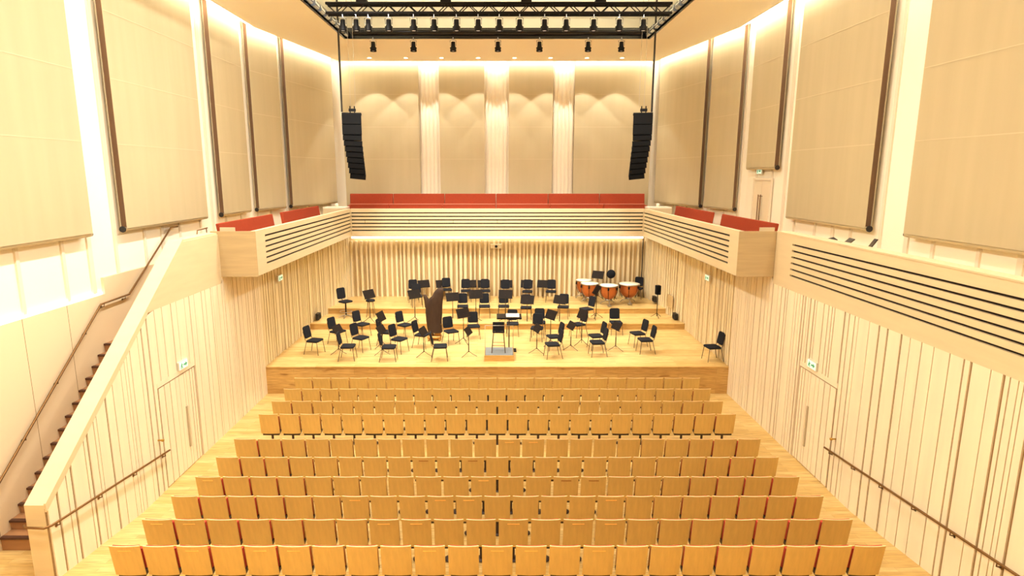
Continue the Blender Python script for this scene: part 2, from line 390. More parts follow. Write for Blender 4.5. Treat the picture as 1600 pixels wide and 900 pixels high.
struct(b.build('wall_back_upper', ['white_wall', 'white_fin']), 'white fluted upper wall behind the balcony')
# outer stair wall, left
b = MB(); b.box(-XO - .1, -8.94, YREAR, 13.45, 0, 4.15); b.box(-XO - .1, -8.94, 13.45, 16.9, 0, 4.52)
for y in (6.2, 7.4, 8.6, 9.8, 11.0, 12.2): b.cur = 1; b.box(-8.942, -8.937, y, y + .008, 0, 4.15)
struct(b.build('wall_stair', ['stair_plaster', 'groove']), 'pale timber lining of the outer stair wall')
# rear wall, behind the camera
b = MB(); b.box(-XO, XO, YREAR - .1, YREAR, 0, ZC + .6); struct(b.build('wall_rear', 'rear_wall'))
# soffit ring and recessed ceiling
XI = 5.65; YI = 23.8
b = MB()
for side in (-1, 1):
    P = [(side * XI, YREAR), (side * (XO - .62), YREAR), (side * (XO - .62), YKU), (side * (XBU - .55), YBU - .5), (side * XI, YBU - .5)]
    b.prism(P if side > 0 else P[::-1], ZC, ZC + .06, 'z')
b.box(-XI, XI, YI, YBU - .5, ZC, ZC + .06)
struct(b.build('ceiling_soffit', 'soffit'), 'cream soffit ring around the lighting opening')
b = MB(); b.box(-XO - .2, XO + .2, YREAR - .2, 31, ZT, ZT + .1)
for side in (-1, 1): b.box(*sorted((side * (XO + .3), side * (XO + .2))), YREAR, 31, ZC, ZT)
b.box(-XO - .2, XO + .2, 30.9, 31, ZC, ZT)
struct(b.build('ceiling', 'soffit'), 'cream ceiling above the lighting opening')
b = MB()
for side in (-1, 1):
    x0, x1 = sorted((side * (XO - .6), side * (XO + .1))); b.box(x0, x1, YREAR, YKU, ZC + .3, ZC + .36)
    P = [(side * (XO - .6), YKU), (side * (XO + .1), YKU), (side * (XBU + .1), YBU + .1), (side * (XBU - .6), YBU + .1)]
    b.prism(P, ZC + .3, ZC + .36, 'z')
b.box(-XBU, XBU, YBU - .6, YBU + .1, ZC + .3, ZC + .36)
struct(b.build('ceiling_cove', 'soffit'))
# strip lamps in the slot between soffit and walls
for side in (-1, 1):
    b = MB(); x0, x1 = sorted((side * (XO - .56), side * (XO - .34)))
    b.box(x0, x1, 0.5, YKU, ZC + .12, ZC + .16)
    P = [(side * (XO - .56), YKU), (side * (XO - .34), YKU), (side * (XBU - .28), YBU - .35), (side * (XBU - .5), YBU - .35)]
    b.prism(P, ZC + .12, ZC + .16, 'z')
    tag(b.build('cove_light', 'cove_lamp'), 'warm strip light along the top of the %s wall' % ('left' if side < 0 else 'right'), 'light', 'cove lights around the ceiling')
b = MB(); b.box(-XBU + .6, XBU - .6, YBU - .47, YBU - .27, ZC + .12, ZC + .16)
tag(b.build('cove_light', 'cove_lamp'), 'warm strip light along the top of the back wall', 'light', 'cove lights around the ceiling')
# uplights added out of sight on the soffit to brighten the recessed ceiling
for i, (x0, x1, y0, y1, w) in enumerate(((-7.0, -6.8, 2, 23, 'left'), (6.8, 7.0, 2, 23, 'right'), (-5, 5, 25.6, 25.8, 'back'))):
    tag(box_obj('added_recess_light', 'added_recess_glow', x0, x1, y0, y1, ZC + .1, ZC + .14), 'added strip uplight on top of the %s soffit, hidden from below' % w, 'light')
# strip lamps on the ledges at the foot of the white walls
tag(box_obj('ledge_light', 'ledge_lamp', -8.99, -8.96, 2, 13.4, 4.16, 4.2), 'warm strip light on the ledge above the stair wall', 'light')
tag(box_obj('ledge_light', 'ledge_lamp', 8.9, 8.96, 1, 19.5, 4.56, 4.6), 'warm strip light at the foot of the right upper wall', 'light')

# ------------------------------------------------------------------ lamps
def lamp_spot(name, loc, target, W_, size, blend, rad, parent=None, col=WARM):
    l = bpy.data.lights.new(name, 'SPOT'); l.energy = W_; l.spot_size = size; l.spot_blend = blend; l.shadow_soft_size = rad; l.color = col
    o = bpy.data.objects.new(name, l); COL.objects.link(o)
    d = Vector(target) - Vector(loc); o.rotation_euler = d.to_track_quat('-Z', 'Y').to_euler(); o.location = loc
    if parent: o.parent = parent; o.matrix_parent_inverse = Matrix.Translation(-Vector(parent.location))
    return o
# unseen house lights added to brighten the hall (round cans in the opening)
def house(x, y, z=12.2):
    r = empty('added_house_light', (x, y, z), 0, 'added unseen house light, %s from the rear wall in the %s-hand line' % (ORD[int((y + 2.5) // 4)], 'left' if x < 0 else 'right'), 'light', 'added house lights above the seating')
    b = MB(); b.lathe([(.0, .45), (.16, .45), (.2, .1), (.2, 0), (.17, 0), (.15, .12), (0, .12)], seg=16); b.build('can', 'rig_black', r)
    b = MB(); b.tube([(0, 0, .45), (0, 0, 2)], .02, 6); b.build('stem', 'rig_black', r)
    l = bpy.data.lights.new('added_house_lamp', 'AREA'); l.shape = 'DISK'; l.size = .36; l.energy = HOUSE_W * (HOUSE_LEFT if x < 0 else .48); l.color = WARM
    o = bpy.data.objects.new('added_house_lamp', l); COL.objects.link(o); o.parent = r; o.location = (0, 0, -.01)
    if x > 0 and y > 5: lamp_spot('added_wash_lamp', (x, y, z - .1), (-XW, y + .5, 2.2), WASH_W, .95, .6, .1, r)  # unseen spots added to brighten the left wall
for y in (1.5, 5.5, 9.5, 13.5, 17.5):
    for x in (-4.2, 4.2): house(x, y)
# truss and the theatre lamps
tr = empty('lighting_truss', (0, 20, 11.73), 0, 'black lattice lighting truss spanning the ceiling opening', 'truss')
b = MB()
for dy in (-.14, .14):
    for dz in (0, .28): b.tube([(-5.3, dy, dz), (5.4, dy, dz)], .042, 8)
b.build('chord', 'rig_black', tr)
b = MB(); n = 34
for i in range(n):
    xa = -5.3 + i * 10.7 / n; xb = xa + 10.7 / n
    for dy in (-.14, .14):
        b.tube([(xa, dy, 0 if i % 2 else .28), (xb, dy, .28 if i % 2 else 0)], .016, 5)
    b.tube([(xa, -.14, 0), (xa, .14, 0)], .011, 5)
b.build('lacing', 'rig_black', tr)
b = MB()
for x in (-4.2, -1.6, .9, 3.2): b.box(x - .16, x + .16, -.13, .13, .28, .42)
b.build('hoist_clamp', 'rig_black', tr)
b = MB()
for x in (-4.2, -1.6, .9, 3.2, 4.7): b.tube([(x, 0, .4), (x, 0, ZT - 11.73)], .015, 6)
b.build('hanging_rod', 'rig_black', tr)
def theatre_lamp(name='theatre_lamp'):
    r = empty(name)
    b = MB(); b.tube([(-.1, 0, -.2), (-.11, 0, -.02), (-.06, 0, 0), (.06, 0, 0), (.11, 0, -.02), (.1, 0, -.2)], .012, 6); b.tube([(0, 0, 0), (0, 0, .1)], .018, 6); b.build('yoke', 'rim_silver', r)
    b = MB(); b.lathe([(0, -.06), (.075, -.06), (.08, -.22), (.1, -.25), (.115, -.36), (.12, -.4), (.1, -.4), (.09, -.36)], seg=14); b.box(-.12, .12, -.03, .03, -.3, -.26); b.build('housing', 'rig_black', r)
    b = MB(); b.lathe([(.0, -.37), (.1, -.37)], seg=14); b.build('lens', 'lens', r)
    return r
tl = theatre_lamp(); tag(tl, cat='stage light')
TX = [535, 556, 575, 607, 646, 678, 713, 747, 780, 812, 851, 885, 928, 968, 1006]
G1 = 'theatre lamps on the truss'
for i, px in enumerate(TX):
    p = ony(px, 25, 19.86); loc = (p.x, 19.86, 11.59)
    lb = 'black theatre lamp under the truss, %s from the left' % ORD[i + 1]
    o = tl if i == 0 else copy_tree(tl, loc, 0, lb, G1)
    if i == 0: o.location = loc; tag(o, lb, group=G1)
    if i % 2 == 0: lamp_spot('stage_lamp', (p.x, 20.0, 11.2), (p.x * .8, 22.5 + (i % 4) * .4, ZS), STAGE_W * 2, 1.7, .8, .08, o)
BX = [583, 646, 708, 778, 843, 919, 971]
for i, px in enumerate(BX):
    p = ony(px, 64, YI - .1); loc = (p.x, YI - .12, 11.72)
    o = copy_tree(tl, loc, 0, 'black theatre lamp under the dark rim at the back, %s from the left' % ORD[i + 1], 'theatre lamps under the back rim')
    lamp_spot('stage_lamp', (p.x, YI - .12, 11.3), (p.x * .9, 24.2, ZS), STAGE_W, 1.8, .9, .08, o)
# dark rim around the opening
b = MB(); b.box(-XI - .02, XI + .02, YI - .08, YI, ZC - .02, ZC + .36)
for side in (-1, 1): b.box(*sorted((side * XI, side * (XI + .06))), YREAR, YI, ZC - .02, ZC + .36)
b.tube([(-XI + .3, YI - .14, ZC + .2), (XI - .3, YI - .14, ZC + .2)], .1, 14)
rim = b.build('trim_1', 'rim_gloss'); struct(rim, 'glossy dark rim of the ceiling opening')
for side in (-1, 1):
    src = None
    for i in range(9):
        y = YI - .44 - i * .62; lab = 'small silver rim lamp on the %s edge of the opening, %s from the back' % ('left' if side < 0 else 'right', ORD[i + 1])
        g = 'silver lamps along the %s rim' % ('left' if side < 0 else 'right')
        if src is None:
            b = MB(); b.tube([(0, -.2, 0), (0, .2, 0)], .085, 12); b.box(-.03, .03, -.05, .05, .05, .15)
            src = tag(b.build('rim_lamp', 'rim_silver'), lab, 'light', g); src.location = (side * (XI - .09), y, ZC + .1)
        else:
            o = src.copy(); COL.objects.link(o); o.location = (side * (XI - .09), y, ZC + .1); o['label'] = lab
# soffit downlights
src = None
for i, px in enumerate([577, 634, 690, 747, 804, 860, 917, 972]):
    p = onz(px, 90, ZC); lab = 'small round downlight in the soffit, %s from the left' % ORD[i + 1]
    if src is None:
        src = empty('soffit_downlight', (p.x, p.y, ZC), 0, lab, 'light', 'downlights in the back soffit')
        b = MB(); b.lathe([(.13, -.001), (.13, -.02), (.09, -.02), (.09, -.002)], seg=18); b.build('bezel', 'white_paint', src)
        b = MB(); b.lathe([(0, -.012), (.09, -.012)], seg=18); b.build('bulb_face', 'dot_lamp', src); o = src
    else: o = copy_tree(src, (p.x, p.y, ZC), 0, lab)
    lamp_spot('downlight_lamp', (p.x, p.y, ZC - .04), (p.x, p.y + .35, 4), SOFFIT_W, 1.35, .15, .04, o)

# ------------------------------------------------------------------ acoustic banners
SEAMS = [10.4, 8.95, 7.5]
def banner(A, B, n, zb, label, near_a=True, group=None):
    A = Vector(A); B = Vector(B); L = (B - A).length; d = (B - A) / L; n = Vector(n); c = A + d * L / 2
    r = empty('acoustic_banner', (c.x, c.y, zb), 0, label, 'banner', group)
    A = Vector((A.x - c.x, A.y - c.y)); zt = ZC + .25 - zb
    b = MB(); b.board(A, d, n, 0, L, 0, .012, .02, .02, zt, zt); b.cur = 1
    for z in SEAMS: b.board(A, d, n, 0, L, .012, .015, z - zb, z - zb, z - zb + .02, z - zb + .02)
    b.build('front_cloth', ['fabric', 'fabric_seam'], r)
    b = MB(); b.board(A, d, n, 0, L, -.15, -.138, .02, .02, zt, zt); b.build('rear_cloth', 'fabric', r)
    if near_a: b = MB(); b.board(A, d, n, .03, .05, -.138, 0, .05, .05, zt, zt); b.build('side_band', 'fabric_edge', r)  # dark brown band in the gap between the two cloths
    b = MB(); q = A - n * .07; e = A + d * L - n * .07
    b.tube([(q.x - d.x * .03, q.y - d.y * .03, 0), (e.x + d.x * .03, e.y + d.y * .03, 0)], .055, 12)
    b.build('bottom_bar', 'fabric_seam', r)
    for pt, sg in ((q, -1), (e, 1)):
        b = MB(); b.tube([(pt.x + d.x * sg * .03, pt.y + d.y * sg * .03, 0), (pt.x + d.x * sg * .06, pt.y + d.y * sg * .06, 0)], .075 if sg < 0 else .05, 12); b.build('end_cap', 'rod_black', r)
    return r
XFb = 8.75
def fx(y): return XFb if y <= YKU else XFb + (XBU - .28 - XFb) * (y - YKU) / (YBU - .3 - YKU)
def ywall(px, py, side):    # where a sight line meets the banner plane
    r = ray(px, py); lo, hi = 5, 40
    for _ in range(50):
        m = (lo + hi) / 2
        if abs(r.x) / r.y * m < fx(m): lo = m
        else: hi = m
    return min(lo, YBU - .35)
LP = [((None, 8.0), (145, 370), 5.55, 'fifth'), ((198, 356), (325, 340), 5.55, 'fourth'), ((350, 333), (393, 328), 5.55, 'third'), ((405, 326), (447, 321), 5.55, 'second'), ((458, 322), (527, 315), 5.55, 'nearest the back wall')]
RP = [((None, 8.0), (1412, 367), 5.55, ''), ((1352, 357), (1228, 338), 5.55, ''), ((1210, 262), (1166, 262), 7.03, ''), ((1144, 328), (1100, 322), 5.55, ''), ((1091, 322), (1022, 314), 5.55, '')]
LLAB = ['cut off by the left edge', 'second from the left edge, above the landing', 'third from the left edge, narrow', 'fourth from the left edge, narrow', 'in the back left corner']
RLAB = ['cut off by the right edge', 'wide, above the parapet beside the white door', 'short, ending above the white door', 'narrow, between the short one and the corner one', 'in the back right corner']
for side, lst, labs in ((-1, LP, LLAB), (1, RP, RLAB)):
    for i, (a, c, zb, _) in enumerate(lst):
        y0 = a[1] - 1.5 if a[0] is None else ywall(a[0], a[1], side)
        y1 = ywall(c[0], c[1], side)
        if abs(y0 - YKU) < .6 and y0 < YKU: y0 = y0
        A = Vector((side * fx(y0), y0)); B = Vector((side * fx(y1), y1)); d = (B - A).normalized()
        n = Vector((-d.y, d.x)) if side > 0 else Vector((d.y, -d.x))
        banner(A, B, n, zb, 'tall beige banner on the %s wall, %s' % ('left' if side < 0 else 'right', labs[i]), group='acoustic banners on the side walls')
for (xa, xb), w in zip([(548, 655), (687, 757), (795, 863), (897, 1018)], ['leftmost', 'second from the left', 'third from the left', 'rightmost']):
    a = ony(xa, 200, YBU - .25).x; c = ony(xb, 200, YBU - .25).x
    if xa == 548: a = -7.1
    if xb == 1018: c = 7.1
    banner((a, YBU - .25), (c, YBU - .25), (0, -1), 5.2, 'beige banner on the back wall, %s' % w, group='acoustic banners on the back wall', near_a=False)

# ------------------------------------------------------------------ staircase on the left
sc = empty('staircase', (-8.28, 9.8, 0), 0, 'oak staircase with dark nosings climbing behind the left parapet', 'staircase')
X0, X1 = -8.935 + 8.28, -XW - .35 + 8.28
def step(i, y, z, yend, zbase):
    b = MB(); b.box(X0, X1, y - 9.8, yend - 9.8, zbase, z); o = b.build('step', 'stair_tread' if 'stair_tread' in MATS else 'floor_oak', sc)
    b = MB(); b.box(X0, X1, y - 9.8 - .025, y - 9.8 + .05, z - .035, z + .004); b.build('nosing', 'nosing_dark', o)
mat('stair_tread', (158, 114, 74), .5, noise=.1, nscale=(2, 10, 10)); mat('nosing_dark', (74, 42, 26), .5)
for i in range(15):
    y = 9.80 + .243 * i; z = .41 + .188 * i
    step(i, y, z, 14.2 if i == 14 else y + .3, max(0, z - .5))
for i in range(8):
    y = 14.2 + .25 * i; z = 3.05 + .1875 * (i + 1); step(i, y, z, 17.0 if i == 7 else y + .3, z - .5)
def rail(name, pts, r, label, brackets, wallx, cat='handrail', m='bronze'):
    c = Vector(pts[0]); e = empty(name, c, 0, label, cat)
    b = MB(); b.tube([Vector(p) - c for p in pts], r, 10); b.build('rail', m, e)
    for p in brackets:
        p = Vector(p) - c; wx = wallx - c.x
        b = MB(); b.tube([p, (p.x, p.y, p.z - .07), (wx, p.y, p.z - .09)], .01, 6); b.lathe([(0, 0), (.03, 0), (.03, .01), (0, .01)], (0, 0, 0), 10, Matrix.Translation((wx, p.y, p.z - .09)) @ Matrix.Rotation(PI / 2, 4, 'Y')); b.build('bracket', m, e)
def lerp(a, c, t): return tuple(a[i] + (c[i] - a[i]) * t for i in range(3))
a, c, d_, e_ = (-8.86, 9.2, .92), (-8.86, 13.15, 3.97), (-8.86, 14.2, 3.99), (-8.86, 16.35, 5.4)
rail('handrail', [a, c, d_, e_, (-8.86, 16.7, 5.4)], .022, 'bronze handrail following the stairs up the left outer wall', [lerp(a, c, t) for t in (.1, .35, .6, .85)] + [lerp(c, d_, .1), lerp(c, d_, .85)], -8.95)
a, c = (-XW + .07, 12.33, .87), (-XW + .07, 8.84, 1.25)
rail('handrail', [a, c, (-XW + .02, 8.74, 1.26), (-XW - .3, 8.76, 1.26), (-XW - .36, 8.82, 1.26)], .02, 'bronze handrail on the board side of the stair parapet', [lerp(a, c, t) for t in (.05, .35, .65, .95)], -XW)
a, c = (XW - .07, 12.36, .92), (XW - .07, 6.0, 1.5)
rail('handrail', [a, c], .022, 'bronze handrail sloping along the right board wall', [lerp(a, c, t) for t in (.03, .16, .3, .44, .58, .72, .86)], XW)
# tubular guard at the head of the stairs
b = MB(); z = ZWK
b.tube([(0, 0, .2), (0, 0.25, .82), (0, .8, .84)], .018, 8); b.tube([(0, .15, .62), (0, .8, .64)], .012, 8); b.tube([(0, .75, 0), (0, .75, .84)], .014, 8)
g = tag(b.build('guard_rail', 'bronze'), 'short bronze guard rail at the head of the stairs', 'handrail'); g.location = (-7.9, 15.6, ZWK)
# brass door stops beside the doors
src = None
for px, py, x, w in ((247, 688, -XW, 'left'), (1306, 686, XW, 'right')):
    p = onx(px, py, x); s = 1 if x < 0 else -1
    b = MB(); b.tube([(0, 0, 0), (s * .09, 0, 0)], .018, 8); b.lathe([(0, -.03), (.03, -.02), (.035, 0), (.03, .02), (0, .03)], (s * .1, 0, 0), 10)
    o = tag(b.build('door_stop', 'brass'), 'small brass door stop on the %s board wall' % w, 'door stop'); o.location = (x, p.y, p.z)
b = MB(); b.box(-.01, .3, 0, .04, 0, .02)
o = tag(b.build('step_nosing', 'nosing_dark'), 'dark metal strip on the floor beside the parapet end', 'strip'); o.location = (-7.75, 8.72, fz(8.72)); o.rotation_euler = (.0, 0, .5)

# ------------------------------------------------------------------ audience seats
def make_seat(w, name='auditorium_seat'):
    r = empty(name); hwid = w / 2 - .025
    tilt = math.radians(9)
    def backsheet(b, x0, x1, z0, z1, y0, y1, bulge, nx=8, round_bottom=0):
        vs = []; fs = []
        for j, yo in enumerate((y0, y1)):
            for k, z in enumerate((z0, z1)):
                for i in range(nx + 1):
                    t = i / nx; x = x0 + (x1 - x0) * t; q = 1 - (2 * t - 1) ** 2
                    zz = z - (round_bottom * q if k == 0 else 0)
                    y = yo - bulge * q + -math.tan(tilt) * (zz - .33)
                    vs.append((x, y, zz))
        n = nx + 1; I = lambda j, k, i: (j * 2 + k) * n + i
        for i in range(nx):
            fs += [(I(0, 0, i), I(0, 0, i + 1), I(0, 1, i + 1), I(0, 1, i)), (I(1, 0, i + 1), I(1, 0, i), I(1, 1, i), I(1, 1, i + 1)), (I(0, 1, i), I(0, 1, i + 1), I(1, 1, i + 1), I(1, 1, i)), (I(0, 0, i + 1), I(0, 0, i), I(1, 0, i), I(1, 0, i + 1))]
        fs += [(I(0, 0, 0), I(0, 1, 0), I(1, 1, 0), I(1, 0, 0)), (I(0, 1, nx), I(0, 0, nx), I(1, 0, nx), I(1, 1, nx))]
        b.add(vs, fs)
    b = MB(); backsheet(b, -hwid, hwid, .32, .872, 0, .014, .022); b.cur = 1; backsheet(b, -hwid, hwid, .872, .88, 0, .016, .022)
    sb = b.build('seat_back', ['seat_ply', 'seat_edge'], r)
    b = MB(); backsheet(b, -hwid + .028, hwid - .028, .42, .86, .014, .06, .018); b.build('back_cushion', 'red_cloth', r)
    # tipped-up seat
    b = MB(); backsheet(b, -hwid + .05, hwid - .05, .36, .74, .12, .18, .01); b.build('seat_cushion', 'red_cloth', r)
    b = MB(); backsheet(b, -hwid + .03, hwid - .03, .34, .75, .18, .2, .01, round_bottom=.03); b.build('seat_pan', 'seat_ply', r)
    b = MB()
    b.prism([(.02, .34), (.2, .36), (.2, .3), (.02, .26)], -hwid + .03, hwid - .03)
    b.tube([(0, .11, .3), (0, .11, .02)], .03, 10); b.lathe([(0, .0), (.1, 0), (.1, .012), (.03, .02)], (0, .11, 0), 14)
    b.build('pedestal', 'seat_iron', r)
    return r
ROWY = [17.05, 16.13, 15.2, 14.32, 12.87, 11.97, 11.08, 10.19, 9.28, 8.41]
ROWN = [22, 23, 22, 23, 22, 23, 22, 23, 22, 23]
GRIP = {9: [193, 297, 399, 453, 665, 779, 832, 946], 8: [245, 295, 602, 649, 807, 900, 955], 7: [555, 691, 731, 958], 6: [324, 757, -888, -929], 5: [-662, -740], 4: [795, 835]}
protos = {22: make_seat(12.1 / 22), 23: make_seat(12.1 / 23)}
used = set()
gripb = {}
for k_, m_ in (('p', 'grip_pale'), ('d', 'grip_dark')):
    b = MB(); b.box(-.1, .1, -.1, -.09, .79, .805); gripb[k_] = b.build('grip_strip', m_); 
for ri, (y, n) in enumerate(zip(ROWY, ROWN)):
    w = 12.1 / n
    for si in range(n):
        x = -6.05 + w * (si + .5)
        if ri == 0: row = 'the row closest to the stage'
        elif ri == 9: row = 'the row farthest from the stage'
        else: row = 'the %s row back from the stage' % ORD[ri + 1]
        lab = 'oak veneer tip-up seat, %s from the left in %s' % (ORD[si + 1], row)
        grp = 'tip-up seats, ' + row
        loc = (x, y + .09, fz(y)); P = protos[n]
        if n not in used: used.add(n); KC[P.name] = [(c, kids(c)) for c in kids(P)]; P.location = loc; tag(P, lab, 'seat', grp); o = P
        else: o = copy_tree(P, loc, 0, lab, grp)
        top = ct * (y) + st * (H - .85 - fz(y)); pxx = CX + F * x / top
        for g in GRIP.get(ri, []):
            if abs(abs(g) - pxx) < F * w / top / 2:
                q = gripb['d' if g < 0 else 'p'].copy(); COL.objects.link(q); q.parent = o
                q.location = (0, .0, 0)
for q in gripb.values(): bpy.data.objects.remove(q)

# ------------------------------------------------------------------ red balcony benches
def bench(L, label, group, loc, rz, end_panels=True):
    r = empty('upholstered_bench', loc, rz, label, 'bench', group)
    M = Matrix.Rotation(math.radians(-8), 4, 'X')
    b = MB(); b.rbox(0.01, L - .01, .0, .1, .36, .98, .03, M); b.build('backrest', 'bench_red', r)
    b = MB(); b.rbox(0.01, L - .01, -.45, .04, .34, .46, .04); b.build('seat', 'bench_red', r)
    b = MB(); b.box(0.02, L - .02, -.38, .04, 0, .34); b.build('base', 'maple_panel', r)
    return r
xs = [ony(p, 310, 27.0).x for p in (548, 607, 691, 775, 860, 944, 1002)]
for row, (yy, zz) in enumerate(((26.95, ZWK), (28.1, ZWK + .42))):
    xs[0] = -6.6 - .25 * row; xs[-1] = 6.6 + .25 * row
    for i in range(6):
        bb = bench(xs[i + 1] - xs[i], 'red upholstered bench, %s of six from the left in the %s balcony row' % (ORD[i + 1], 'front' if row == 0 else 'rear'), 'red benches, %s balcony row' % ('front' if row == 0 else 'rear'), (xs[i], yy, zz), 0)
        if row == 0: b = MB(); b.box(.01, xs[i + 1] - xs[i] - .01, .11, .17, .95, .98); b.build('lit_top_strip', 'bench_lit_edge', bb)  # paler strip paints the light along the backrest tops
for side in (-1, 1):
    for (y0, y1, w) in ((16.3, 20.3, 'nearer the camera'), (21.2, 25.6, 'farther from the camera')):
        L = y1 - y0
        if side > 0: loc = (7.4, y1, ZWK); rz = -PI / 2
        else: loc = (-7.4, y0, ZWK); rz = PI / 2
        o = bench(L, 'red upholstered bench on the %s side balcony, %s' % ('left' if side < 0 else 'right', w), 'red benches on the side balconies', loc, rz)
        b = MB(); xx = -.03 if side < 0 else L - .01
        if w[0:6] == 'nearer': b.box(xx, xx + .04, -.3, .1, 0, .86); b.build('end_panel', 'maple_panel', o)
# small white service boxes on wooden plinths in the balcony corners
for side, w in ((-1, 'left'), (1, 'right')):
    r = empty('corner_plinth', (side * 7.1, 26.8, ZWK), 0, 'low wooden plinth with a glowing white top in the back %s balcony corner' % w, 'plinth')
    b = MB(); b.box(-.5, .5, -.4, .4, 0, .8); b.build('box', 'maple_panel', r)
    b = MB(); b.box(-.5, .5, -.4, .4, .8, .86); b.lathe([(0, .86), (.08, .86), (.07, 1.0), (0, 1.02)], seg=12); b.build('top', 'white_paint', r)
# white door and exit signs
def exit_sign(loc, rz, label):
    r = empty('exit_sign', loc, rz, label, 'sign')
    b = MB(); b.box(-.2, .2, 0, .05, -.1, .1); b.build('case', 'exit_case', r)
    b = MB(); b.box(-.18, .18, -.008, .0, -.085, .085); b.build('panel', 'exit_green', r)
    b = MB(); b.prism([(.15, 0), (.08, .05), (.08, .02), (0.0, .02), (0.0, -.02), (.08, -.02), (.08, -.05)], -.014, -.008, 'y')
    b.lathe([(0, 0), (.016, 0)], (0, 0, 0), 10, Matrix.Translation((-.09, -.014, .055)) @ Matrix.Rotation(PI / 2, 4, 'X'))
    b.prism([(-.13, -.01), (-.1, .035), (-.07, .035), (-.04, .01), (-.05, 0), (-.075, .015), (-.08, -.01), (-.05, -.035), (-.06, -.07), (-.075, -.07), (-.07, -.04), (-.1, -.02), (-.115, -.06), (-.15, -.065), (-.15, -.055), (-.125, -.05)], -.014, -.008, 'y')
    b.build('pictogram', 'exit_white', r)
p = onx(1271, 570, XW); exit_sign((XW - .04, p.y, 2.52), PI / 2 * -1, 'small green exit sign above the door in the right board wall')
p = onx(284, 571, -XW); exit_sign((-XW + .04, p.y, 2.52), PI / 2, 'small green exit sign above the door in the left board wall')
p = onx(1187, 268, 8.9); exit_sign((8.88, p.y, 6.93), -PI / 2, 'green exit sign under the short banner above the white door')
for side, px in ((-1, 436), (1, 1107)):
    p = onx(px, 434, side * (XW - .05)); exit_sign((side * (XW - .1), p.y, p.z), -PI / 2 * side, 'pale exit sign on the %s stage wall under the balcony' % ('left' if side < 0 else 'right'))
dr = MB(); dr.box(8.93, 8.96, 19.93, 20.56, ZWK, 6.62); dr.box(8.93, 8.96, 20.58, 21.2, ZWK, 6.62); dr.cur = 1
dr.box(8.91, 8.97, 19.86, 19.93, ZWK, 6.62); dr.box(8.91, 8.97, 21.2, 21.27, ZWK, 6.62); dr.box(8.9, 8.96, 19.85, 21.28, 6.62, 6.7)
do = struct(dr.build('door_3', ['door_white', 'white_fin']), 'white double door in the right upper wall')
for y in (20.48, 20.66):
    b = MB(); b.tube([(8.86, y, 5.2), (8.86, y, 6.15)], .016, 8); b.tube([(8.86, y, 5.25), (8.93, y, 5.25)], .01, 6); b.tube([(8.86, y, 6.1), (8.93, y, 6.1)], .01, 6); b.build('door_handle', 'bronze', do)
# small dark fittings low on the stage walls
for px, py, zf, w in ((501, 494, 0, 'left stage wall'), (1053, 494, 0, 'right stage wall in front of the upper riser'), (1017, 467, 0, 'right stage wall beside the drums')):
    s = -1 if px < 777 else 1; y = {501: 23.2, 1053: 23.3, 1017: 25.3}[px]; x = s * (hw(y) - .1); z = ony(px, py, y).z
    b = MB(); b.box(-.16, .16, -.06, .06, -.12, .12); b.lathe([(0, 0), (.07, .0), (.08, .02), (.08, 0)], (0, 0, 0), 12, Matrix.Translation((0, -.07, 0)) @ Matrix.Rotation(PI / 2, 4, 'X'))
    o = tag(b.build('wall_outlet_box', 'socket_black'), 'small black outlet box low on the ' + w, 'outlet box'); o.location = (x, y, max(z, Z1 + .13)); o.rotation_euler = (0, 0, PI / 2 * -s)
b = MB(); b.box(-.01, .01, -.25, .25, -.25, .25)
p = onx(1044, 481, 7.1); o = tag(b.build('access_panel', 'stage_groove'), 'square tan access panel on the right stage wall', 'panel'); o.location = (hw(23.9) - .06, 23.9, 1.75); o.rotation_euler = (0, 0, .16)
b = MB(); b.box(-.25, .25, -.06, .1, -.09, .09); cb = b.build('camera_box', 'stage_maple'); cb.location = (-.05, YBL - .1, 3.66); tag(cb, 'small box with a black lens on the fin wall below the balcony', 'camera')
b = MB(); b.lathe([(0, 0), (.06, 0), (.06, .04), (0, .04)], (0, 0, 0), 14, Matrix.Translation((0, -.06, 0)) @ Matrix.Rotation(PI / 2, 4, 'X')); b.build('lens', 'socket_black', cb)
# black cable in the back right corner
b = MB(); b.tube([(0, 0, 0), (0, 0, 1.85)], .022, 6); o = tag(b.build('hanging_cable', 'rod_black'), 'thin black cable hanging in the back right corner of the stage', 'cable'); o.location = (XBL - .1, YBL - .16, 2.15)

